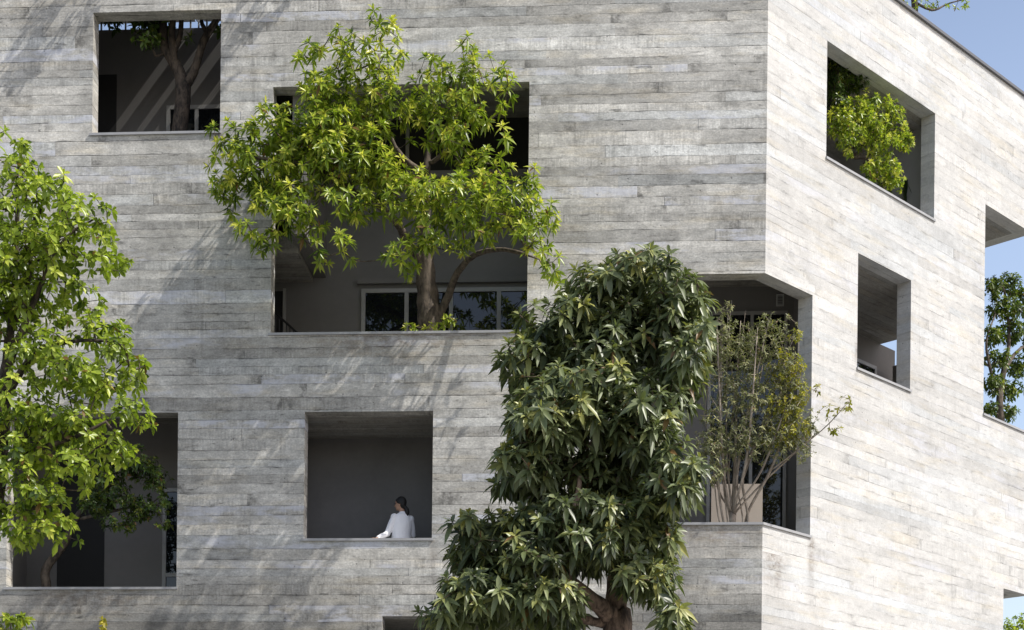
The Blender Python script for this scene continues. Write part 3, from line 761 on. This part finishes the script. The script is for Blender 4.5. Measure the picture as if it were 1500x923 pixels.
# side opening: pale tree, darker creeper, hanging fern
def lobeR(px, py, d, rx, rz, ry, cnt):
    c = atR(px, py, d); s_ = (c - CAM).length / F * .98
    return (c, rx * s_, ry, rz * s_, cnt)
d = .75
g7 = [([atR(1300, 300, d), atR(1292, 268, d), atR(1283, 258, d), atR(1270, 232, d), atR(1248, 228, d), atR(1240, 205, d), atR(1225, 190, d)], .06, .015),
      ([atR(1248, 228, d), atR(1262, 222, d - .1), atR(1264, 205, d - .2), atR(1285, 190, d - .3), atR(1310, 190, d - .4)], .035, .010),
      ([atR(1248, 225, d), atR(1244, 205, d), atR(1252, 180, d), atR(1262, 160, d)], .03, .010)]
L7 = [(1245, 165, 28, 16), (1275, 150, 26, 12), (1300, 165, 20, 12), (1230, 180, 18, 16), (1265, 180, 30, 14), (1300, 188, 28, 12), (1322, 200, 14, 10), (1330, 212, 8, 7), (1245, 200, 22, 8),
      (1285, 212, 30, 13), (1240, 215, 14, 8), (1290, 245, 24, 14), (1305, 268, 18, 14), (1275, 250, 12, 10), (1315, 250, 8, 8)]
lob = [lobeR(px, py, d - .5, a * 1.12, b * 1.15, .3, max(4, int(a * b * pi / 20))) for (px, py, a, b) in L7]
grow('cloud_pruned_tree', 'bright yellow-green tree with contorted branches in the upper opening of the pale side wall', 'tree', g7, lob,
     dict(n=10, L=.105, W=.036, droop=.2, young=.5, amin=.35, amax=1.75, base=.48), M['bark_grey'], LEAF_BRIGHT, spacing=.055, seed=13, twig=.004)
d = .5
lob = [lobeR(px, py, d, a, b, .3, max(4, int(a * b * pi / 22))) for (px, py, a, b) in [(1228, 105, 22, 16), (1245, 118, 24, 14), (1222, 130, 14, 18), (1262, 118, 14, 8), (1225, 150, 14, 12)]]
grow('court_creeper', 'darker leafy tree behind the yellow-green one in the upper opening of the side wall', 'tree',
     [([atR(1205, 330, d + .3), atR(1205, 260, d + .2), atR(1210, 180, d + .1), atR(1222, 130, d)], .05, .015)], lob,
     dict(n=8, L=.12, W=.045, droop=.35, young=.2, amin=.4, amax=1.9, base=.35), M['bark_dark'], LEAF_DARK, spacing=.07, seed=19, twig=.004)
rng = random.Random(77)
fern = empty('hanging_fern', atR(1330, 320, 1.2)); tag(fern, 'dark strap-leaved fern hanging at the right of the upper side opening', 'plant')
lv = MB()
for i in range(85):
    p = atR(rng.uniform(1298, 1362), rng.uniform(185, 275), rng.uniform(.8, 1.6))
    dd = Vector((rng.uniform(-.5, .3), rng.uniform(-.5, .3), -1.1)).normalized()
    add_leaf(lv, p, dd, Vector((-.3, -1, .3)) + rnd_dir() * .3, rng.uniform(.35, .75), .085, .1, rng.random() * .45)
lv.build('crown', LEAF_DARK, fern, smooth=True)
lv = MB()
for i in range(10):
    p = atR(1300 + i * 6, 210, 1.3); lv.tube([p, p + Vector((0, 0, -1.4))], .012, 5)
lv.build('stem', M['bark_dark'], fern)

# tree on the end terrace
d = .8
g10 = [([atR(1467, 680, d), atR(1467, 620, d), atR(1464, 590, d), atR(1470, 545, d), atR(1478, 500, d), atR(1474, 440, d), atR(1465, 410, d)], .075, .02),
       ([atR(1466, 585, d), atR(1452, 545, d), atR(1445, 500, d), atR(1458, 460, d)], .045, .015),
       ([atR(1472, 540, d), atR(1490, 515, d), atR(1512, 500, d)], .05, .02)]
L10 = [(1455, 420, 16, 14), (1478, 415, 18, 14), (1470, 450, 24, 18), (1495, 440, 14, 20), (1455, 490, 14, 14), (1485, 485, 20, 18), (1460, 525, 20, 14), (1490, 535, 16, 16), (1455, 560, 14, 18), (1480, 570, 20, 14), (1450, 600, 12, 12), (1475, 605, 18, 10), (1515, 480, 16, 60)]
lob = [lobeR(px, py, d, a, b, .35, max(4, int(a * b * pi / 20))) for (px, py, a, b) in L10]
grow('end_terrace_tree', 'mid-green tree against the sky in the open right end of the building', 'tree', g10, lob,
     dict(n=9, L=.12, W=.055, droop=.25, young=.4, amin=.4, amax=1.9, base=.36, shape=.6), M['bark_grey'], LEAF_MID, spacing=.06, seed=23, twig=.004)

# shrub on the lower end terrace
d = .8
lob = [lobeR(px, py, d, a, b, .35, max(4, int(a * b * pi / 50))) for (px, py, a, b) in [(1480, 918, 14, 14), (1500, 912, 18, 16), (1490, 935, 24, 16), (1475, 940, 14, 10)]]
grow('terrace_shrub', 'green shrub cut off by the bottom right corner below the lowest side opening', 'shrub',
     [([atR(1492, 1010, d), atR(1492, 960, d), atR(1492, 925, d)], .03, .01)], lob,
     dict(n=9, L=.12, W=.05, droop=.25, young=.4, amin=.4, amax=1.9, base=.4), M['bark_grey'], LEAF_LIME, spacing=.085, seed=29, twig=.004)

# roof tree above the side parapet
d = 1.0
rt = atR(1338, 18, d)
g11 = [([(rt.x, rt.y, zr), atR(1340, 20, d), atR(1338, -30, d), atR(1350, -80, d)], .09, .03),
       ([atR(1338, 2, d), atR(1365, 15, d - .2), atR(1390, 5, d - .2), atR(1418, -2, d - .3)], .03, .008),
       ([atR(1338, -10, d), atR(1320, -15, d), atR(1305, -30, d)], .04, .01)]
lob = [lobeR(px, py, d - .2, a, b, .3, c) for (px, py, a, b, c) in [(1325, -8, 14, 8, 10), (1345, 8, 12, 5, 5), (1380, 6, 24, 7, 9), (1408, 8, 9, 9, 6), (1340, -60, 60, 40, 50), (1395, -30, 40, 20, 14)]]
grow('roof_tree', 'branching tree on the roof showing over the sloping edge of the side wall', 'tree', g11, lob,
     dict(n=6, L=.10, W=.035, droop=.2, young=.5, amin=.4, amax=1.8, base=.42), M['bark_dark'], LEAF_BRIGHT, spacing=.09, seed=37, twig=.004)

# planting at the foot of the centre tree, low shrubs rising from below at bottom left
y = .5
lob = [lobe(px, py, y, a, b, .2, c) for (px, py, a, b, c) in [(655, 472, 12, 12, 9), (605, 480, 16, 5, 5), (640, 480, 18, 5, 5)]]
grow('sill_plant', 'small leafy plant at the foot of the trunk in the large central opening', 'plant', [([at(650, 530, y), at(650, 500, y), at(652, 478, y)], .012, .006)], lob,
     dict(n=8, L=.14, W=.045, droop=.2, young=.4, amin=.4, amax=1.6, base=.5), M['bark_pale'], LEAF_BRIGHT, spacing=.07, seed=43, twig=.004)
y = -3.
lob = [lobe(px, py, y, a, b, .25, c) for (px, py, a, b, c) in [(12, 908, 14, 8, 9), (34, 908, 10, 6, 7), (15, 930, 28, 12, 16)]]
grow('low_shrub', 'leafy shrub top poking into the bottom left corner', 'shrub', [([Vector((at(15, 960, y).x, y, -.05)), at(15, 960, y), at(15, 920, y)], .04, .01)], lob,
     dict(n=9, L=.13, W=.05, droop=.2, young=.5, amin=.4, amax=1.7, base=.45), M['bark_pale'], LEAF_BRIGHT, spacing=.07, seed=47, twig=.004)
lob = [lobe(px, py, y, a, b, .06, c) for (px, py, a, b, c) in [(151, 910, 4, 6, 4), (153, 920, 5, 6, 4)]]
grow('sprig', 'single slender yellow-green shoot rising into view at the bottom left below the lower opening', 'plant', [([Vector((at(153, 960, y).x, y, -.05)), at(153, 960, y), at(152, 912, y)], .02, .005)], lob,
     dict(n=7, L=.07, W=.04, droop=.2, young=.5, amin=.4, amax=1.7, base=.75), M['bark_pale'], LEAF_GOLD, spacing=.04, seed=53, twig=.004)
# roof shrubs overhanging the street parapet, just above the picture; their shadows rake down the wall
for k, (x0, sd) in enumerate(((-10.9, 61), (-7.45, 67))):
    c = Vector((x0, -.55, ROOF + .25))
    lob = [(c, .6, .5, .28, 34), (c + Vector((.1, .4, .3)), .5, .4, .35, 18)]
    grow('parapet_shrub', ('shrub overhanging the roof edge above the upper left opening', 'shrub overhanging the roof edge above the crown of the central tree')[k], 'shrub',
         [([Vector((x0, .9, zr)), Vector((x0, .6, ROOF + .2)), Vector((x0, .1, ROOF + .45)), c], .03, .01)], lob,
         dict(n=9, L=.16, W=.05, droop=.3, young=.4, amin=.4, amax=1.8, base=.4), M['bark_dark'], LEAF_DARK, 'shrubs along the roof edge', spacing=.1, seed=sd)

# ------------------------------------------------------------------ person
def loft(mb, pts, rad, n=14, ref=Vector((1, 0, 0))):
    """closed tube with elliptical rings: rad = (along ref, across)"""
    pts = [Vector(p) for p in pts]; k = len(pts); b = len(mb.v)
    for i in range(k):
        t = (pts[min(i + 1, k - 1)] - pts[max(i - 1, 0)]).normalized()
        s_ = (ref - t * ref.dot(t)).normalized(); u_ = t.cross(s_)
        ra, rb_ = rad[i] if hasattr(rad[i], '__len__') else (rad[i], rad[i])
        for j in range(n):
            a = 2 * pi * j / n
            mb.v.append(tuple(pts[i] + s_ * (cos(a) * ra) + u_ * (sin(a) * rb_)))
    for i in range(k - 1):
        for j in range(n):
            mb.f.append((b + i * n + j, b + i * n + (j + 1) % n, b + (i + 1) * n + (j + 1) % n, b + (i + 1) * n + j)); mb.t.append(0); mb.m.append(0); mb.uv += [(0, 0)] * 4
    for q in (tuple(range(b, b + n))[::-1], tuple(range(b + (k - 1) * n, b + k * n))):
        mb.f.append(q); mb.t.append(0); mb.m.append(0); mb.uv += [(0, 0)] * n
def ell(mb, c, ax, r, n=14, m=9):
    """ellipsoid; ax = (x,y,z) unit axes"""
    c = Vector(c); b = len(mb.v)
    for i in range(m):
        th = pi * (i + .5) / m
        for j in range(n):
            a = 2 * pi * j / n
            mb.v.append(tuple(c + ax[0] * (r[0] * sin(th) * cos(a)) + ax[1] * (r[1] * sin(th) * sin(a)) + ax[2] * (r[2] * cos(th))))
    for i in range(m - 1):
        for j in range(n):
            mb.f.append((b + i * n + j, b + (i + 1) * n + j, b + (i + 1) * n + (j + 1) % n, b + i * n + (j + 1) % n)); mb.t.append(0); mb.m.append(0); mb.uv += [(0, 0)] * 4
    for q in (tuple(range(b, b + n)), tuple(range(b + (m - 1) * n, b + m * n))[::-1]):
        mb.f.append(q); mb.t.append(0); mb.m.append(0); mb.uv += [(0, 0)] * n
def fuse(o, vox, smooth=6):
    r_ = o.modifiers.new('fuse', 'REMESH'); r_.mode = 'VOXEL'; r_.voxel_size = vox; r_.use_smooth_shade = True
    s_ = o.modifiers.new('soften', 'SMOOTH'); s_.iterations = smooth; s_.factor = .5
    return o

skin = NT('skin'); _b = skin.bsdf(Base_Color=(.42, .25, .17), Roughness=.5); _b.inputs['Subsurface Weight'].default_value = .1; skin = skin.done(_b.outputs[0])
def cloth(name, c):
    m = NT(name); tc = m.n('ShaderNodeTexCoord').outputs['Object']
    mp = m.n('ShaderNodeMapping'); m.put(mp.inputs[0], tc); mp.inputs['Scale'].default_value = (2.2, 2.2, .8); mp.inputs['Rotation'].default_value = (.2, .35, 0)
    n_ = m.noise(mp.outputs[0], 9., 3., .5, .6)
    bp = m.n('ShaderNodeBump'); bp.inputs['Strength'].default_value = .7; bp.inputs['Distance'].default_value = .02; m.put(bp.inputs['Height'], n_)
    b = m.bsdf(Base_Color=c, Roughness=.85, Normal=bp.outputs[0]); return m.done(b.outputs[0])
hairm = NT('black_hair'); hairm = hairm.done(hairm.bsdf(Base_Color=(.003, .0028, .0026), Roughness=.65).outputs[0])

yb = .47
zf = O3[2] - .78                                   # loggia floor
hd = at(586.5, 738.5, yb)                          # head centre
fwd = Vector((-.97, .24, -.03)).normalized()       # the way she looks
rgt = fwd.cross(Vector((0, 0, 1))).normalized(); hup = rgt.cross(fwd).normalized(); HA = (fwd, rgt, hup)
bf = Vector((-.45, .89, 0)).normalized()           # the way the chest faces
bs = Vector((.89, .45, 0)).normalized()            # her right
neck = at(589.5, 750, yb)
hip = Vector((neck.x - .02, yb + .02, zf + .84))
chest = hip.lerp(neck, .62)
Ls, Rs = neck - bs * .15 + Vector((0, 0, -.105)), neck + bs * .15 + Vector((0, 0, -.11))
hand = Vector((at(551, 787, .13).x, .13, O3[2] + .012 + .022))
elb = Vector((at(565, 776, .33).x + .02, .36, O3[2] + .17))
relb = Rs + Vector((.03, .09, -.27)); rhand = relb + bf * .19 + Vector((-.03, .05, -.10))
Lf, Rf = Vector((hip.x - .09, yb + .03, zf)), Vector((hip.x + .08, yb + .06, zf))
b = MB()
ell(b, hd + hup * .02, HA, (.092, .074, .098)); ell(b, hd + fwd * .030 - hup * .035, HA, (.058, .055, .078))
ell(b, hd + fwd * .055 - hup * .088, HA, (.026, .028, .022))                    # chin
loft(b, [hd + fwd * .078 + hup * .018, hd + fwd * .094 - hup * .012, hd + fwd * .104 - hup * .030, hd + fwd * .082 - hup * .040], [.008, .011, .014, .010], 8, rgt)   # nose
ell(b, hd + fwd * .080 - hup * .060, HA, (.012, .022, .011))                    # lips
for s_ in (-1, 1): ell(b, hd - fwd * .004 + rgt * (.074 * s_) - hup * .018, HA, (.018, .010, .032))
loft(b, [hd - fwd * .012 - hup * .05, neck.lerp(hd, .35), neck - Vector((0, 0, .05))], [.052, .048, .058], 12)
loft(b, [hip - Vector((0, 0, .10)), hip, hip.lerp(chest, .5), chest, neck - Vector((0, 0, .10)), neck - Vector((0, 0, .035))],
     [(.13, .10), (.165, .115), (.125, .095), (.15, .105), (.135, .085), (.07, .06)], 16, bs)
for (a_, e_, h_) in ((Ls, elb, hand), (Rs, relb, rhand)):
    loft(b, [a_.lerp(chest, .25), a_, a_.lerp(e_, .5), e_, e_.lerp(h_, .5), h_], [.05, .05, .042, .036, .032, .023], 10)
    d_ = (h_ - e_); d_.z *= .25; d_.normalize()
    sd = d_.cross(Vector((0, 0, 1))).normalized()
    loft(b, [h_ - d_ * .01, h_ + d_ * .04, h_ + d_ * .085], [(.026, .014), (.038, .015), (.036, .012)], 10, sd)
    for q, (o_, l_) in enumerate(((-.030, .062), (-.010, .074), (.010, .070), (.029, .054))):
        p0 = h_ + d_ * .078 + sd * o_
        loft(b, [p0, p0 + d_ * (l_ * .5) + Vector((0, 0, .004)) + sd * o_ * .2, p0 + d_ * l_ + Vector((0, 0, -.012)) + sd * o_ * .35], [.0092, .0085, .007], 7, sd)
    p0 = h_ + d_ * .02 + sd * .03
    loft(b, [p0, p0 + (d_ * .6 + sd * .8).normalized() * .035, p0 + (d_ * .9 + sd * .5).normalized() * .062 + Vector((0, 0, -.006))], [.012, .0105, .008], 7)
for f_, sg in ((Lf, -1), (Rf, 1)):
    h0 = hip + bs * (.085 * sg) - Vector((0, 0, .06)); kn = h0.lerp(f_ + Vector((0, 0, .08)), .5) + bf * .02
    loft(b, [h0 + Vector((0, 0, .05)), h0 - Vector((0, 0, .08)), kn, kn.lerp(f_, .4) - bf * .02, f_ + Vector((0, 0, .08))], [.085, .083, .055, .05, .035], 12)
    loft(b, [f_ - bf * .05 + Vector((0, 0, .04)), f_ + bf * .05 + Vector((0, 0, .045)), f_ + bf * .17 + Vector((0, 0, .022))], [(.035, .038), (.04, .035), (.035, .018)], 10, bs)
per = b.build('person', skin, None, smooth=True)
# make the body's origin its standing point
me = per.data; base = Vector((hip.x, yb + .04, zf))
for v_ in me.vertices: v_.co -= base
per.location = base
fuse(per, .0075, 3)
tag(per, 'dark-haired woman in white shirt looking left, one hand on the window sill', 'person')
sh = MB()
loft(sh, [hip - Vector((0, 0, .16)), hip - Vector((0, 0, .04)), hip.lerp(chest, .5), chest, neck - Vector((0, 0, .105)), neck - Vector((0, 0, .05)), neck - Vector((0, 0, .02))],
     [(.188, .145), (.188, .145), (.172, .13), (.182, .13), (.165, .105), (.115, .085), (.066, .062)], 18, bs)
for a_ in (Ls, Rs): ell(sh, a_, HA, (.066, .066, .066))
for (a_, e_, h_) in ((Ls, elb, hand), (Rs, relb, rhand)):
    loft(sh, [a_.lerp(chest, .35), a_, a_.lerp(e_, .45), e_ + Vector((0, 0, -.004)), e_.lerp(h_, .45), e_.lerp(h_, .9)], [.055, .060, .060, .056, .050, .038], 12)
loft(sh, [neck - Vector((0, 0, .03)), neck + Vector((0, 0, .004)) ], [.064, .056], 14)
fuse(sh.build('shirt', cloth('white_shirt', (.90, .90, .93)), per, smooth=True), .011, 4)
tr = MB()
for f_, sg in ((Lf, -1), (Rf, 1)):
    h0 = hip + bs * (.085 * sg) - Vector((0, 0, .06)); kn = h0.lerp(f_ + Vector((0, 0, .08)), .5) + bf * .02
    loft(tr, [h0 + Vector((0, 0, .05)), h0 - Vector((0, 0, .08)), kn, f_ + Vector((0, 0, .07))], [.098, .096, .075, .06], 12)
loft(tr, [hip - Vector((0, 0, .12)), hip + Vector((0, 0, .04))], [(.175, .12), (.165, .115)], 14, bs)
fuse(tr.build('trousers', cloth('dark_trousers', (.03, .03, .04)), per, smooth=True), .012, 4)
hr = MB()
ell(hr, hd - fwd * .020 + hup * .035, HA, (.094, .084, .098), 16, 11)
ell(hr, hd - fwd * .052 - hup * .020, HA, (.052, .074, .080))
loft(hr, [hd + fwd * .066 + hup * .075, hd + fwd * .03 + rgt * .062 + hup * .045, hd - fwd * .02 + rgt * .076 - hup * .01], [.026, .026, .022], 8)
loft(hr, [hd + fwd * .066 + hup * .075, hd + fwd * .03 - rgt * .062 + hup * .045, hd - fwd * .02 - rgt * .076 - hup * .01], [.026, .026, .022], 8)
pt = hd - fwd * .088 - hup * .055
loft(hr, [pt + fwd * .03, pt, pt - fwd * .028 - hup * .05, pt - fwd * .040 - hup * .11, pt - fwd * .034 - hup * .165], [.026, .030, .042, .040, .016], 10)
fuse(hr.build('hair', hairm, per, smooth=True), .008, 3)
for s_ in (-1, 1):
    ey = MB(); ell(ey, hd + fwd * .078 + rgt * (.030 * s_) + hup * .006, HA, (.010, .012, .008), 8, 6)
    ey.build('eye', metal('dark_eye', (.03, .02, .02), .2), per, smooth=True)
gl = MB()
for s_ in (-1, 1):
    c_ = hd + fwd * .098 + rgt * (.032 * s_) + hup * .004
    gl.tube([c_ + rgt * (.024 * cos(a)) + hup * (.019 * sin(a)) for a in [i * pi / 6 for i in range(13)]], .0022, 5)
    gl.tube([c_ + rgt * (.024 * s_), hd + fwd * .02 + rgt * (.078 * s_) + hup * .006], .0022, 5)
gl.build('glasses', M['rail'], per)

# ------------------------------------------------------------------ light
SUN = Vector((2.6, -1.0, 3.5)).normalized()
w = bpy.data.worlds.new('World'); S.world = w; w.use_nodes = True
nt = w.node_tree; bg = nt.nodes['Background']
sky = nt.nodes.new('ShaderNodeTexSky'); sky.sky_type = 'NISHITA'; sky.sun_disc = False
sky.sun_elevation = math.asin(SUN.z); sky.sun_rotation = math.atan2(SUN.x, SUN.y)
sky.air_density = 1.1; sky.dust_density = 2.0; sky.ozone_density = 2.2
tcw = nt.nodes.new('ShaderNodeTexCoord'); spw = nt.nodes.new('ShaderNodeSeparateXYZ'); nt.links.new(tcw.outputs['Generated'], spw.inputs[0])
mrw = nt.nodes.new('ShaderNodeMapRange'); mrw.interpolation_type = 'SMOOTHSTEP'; nt.links.new(spw.outputs[2], mrw.inputs[0])
for i_, v_ in enumerate((.36, .78, 1., 0.)): mrw.inputs[i_ + 1].default_value = v_
mxw = nt.nodes.new('ShaderNodeMix'); mxw.data_type = 'RGBA'; mxw.blend_type = 'MULTIPLY'   # bright low haze
nt.links.new(mrw.outputs[0], mxw.inputs[0]); nt.links.new(sky.outputs[0], mxw.inputs[6]); mxw.inputs[7].default_value = (3.05, 2.62, 2.36, 1)
nt.links.new(mxw.outputs[2], bg.inputs[0]); bg.inputs[1].default_value = .096
sl_ = bpy.data.lights.new('sun', 'SUN'); sl_.energy = 5.0; sl_.angle = radians(.5); sl_.color = (1., .96, .90)
so = bpy.data.objects.new('sun', sl_); COL.objects.link(so); so.location = (20, -20, 40)
so.rotation_euler = SUN.to_track_quat('Z', 'Y').to_euler()

# ------------------------------------------------------------------ camera
cd = bpy.data.cameras.new('camera'); cam = bpy.data.objects.new('camera', cd); COL.objects.link(cam)
cam.location = CAM
from mathutils import Matrix
r_, f_, u_ = Vector((ca, sa, 0)), Vector((-sa, ca, 0)), Vector((0, 0, 1))
rr = r_ * cos(ROLL) + u_ * sin(ROLL); uu = u_ * cos(ROLL) - r_ * sin(ROLL)
cam.matrix_world = Matrix(((rr.x, uu.x, -f_.x, CAM.x), (rr.y, uu.y, -f_.y, CAM.y), (rr.z, uu.z, -f_.z, CAM.z), (0, 0, 0, 1)))
cd.sensor_width = 36.; cd.lens = F / 1500 * 36; cd.shift_y = (YH - 461.5) / 1500; cd.shift_x = 0.
cd.clip_end = 3000.
S.camera = cam
S.view_settings.view_transform = 'Standard'; S.view_settings.look = 'None'; S.view_settings.exposure = 0.
S.render.resolution_x, S.render.resolution_y = 1024, 630
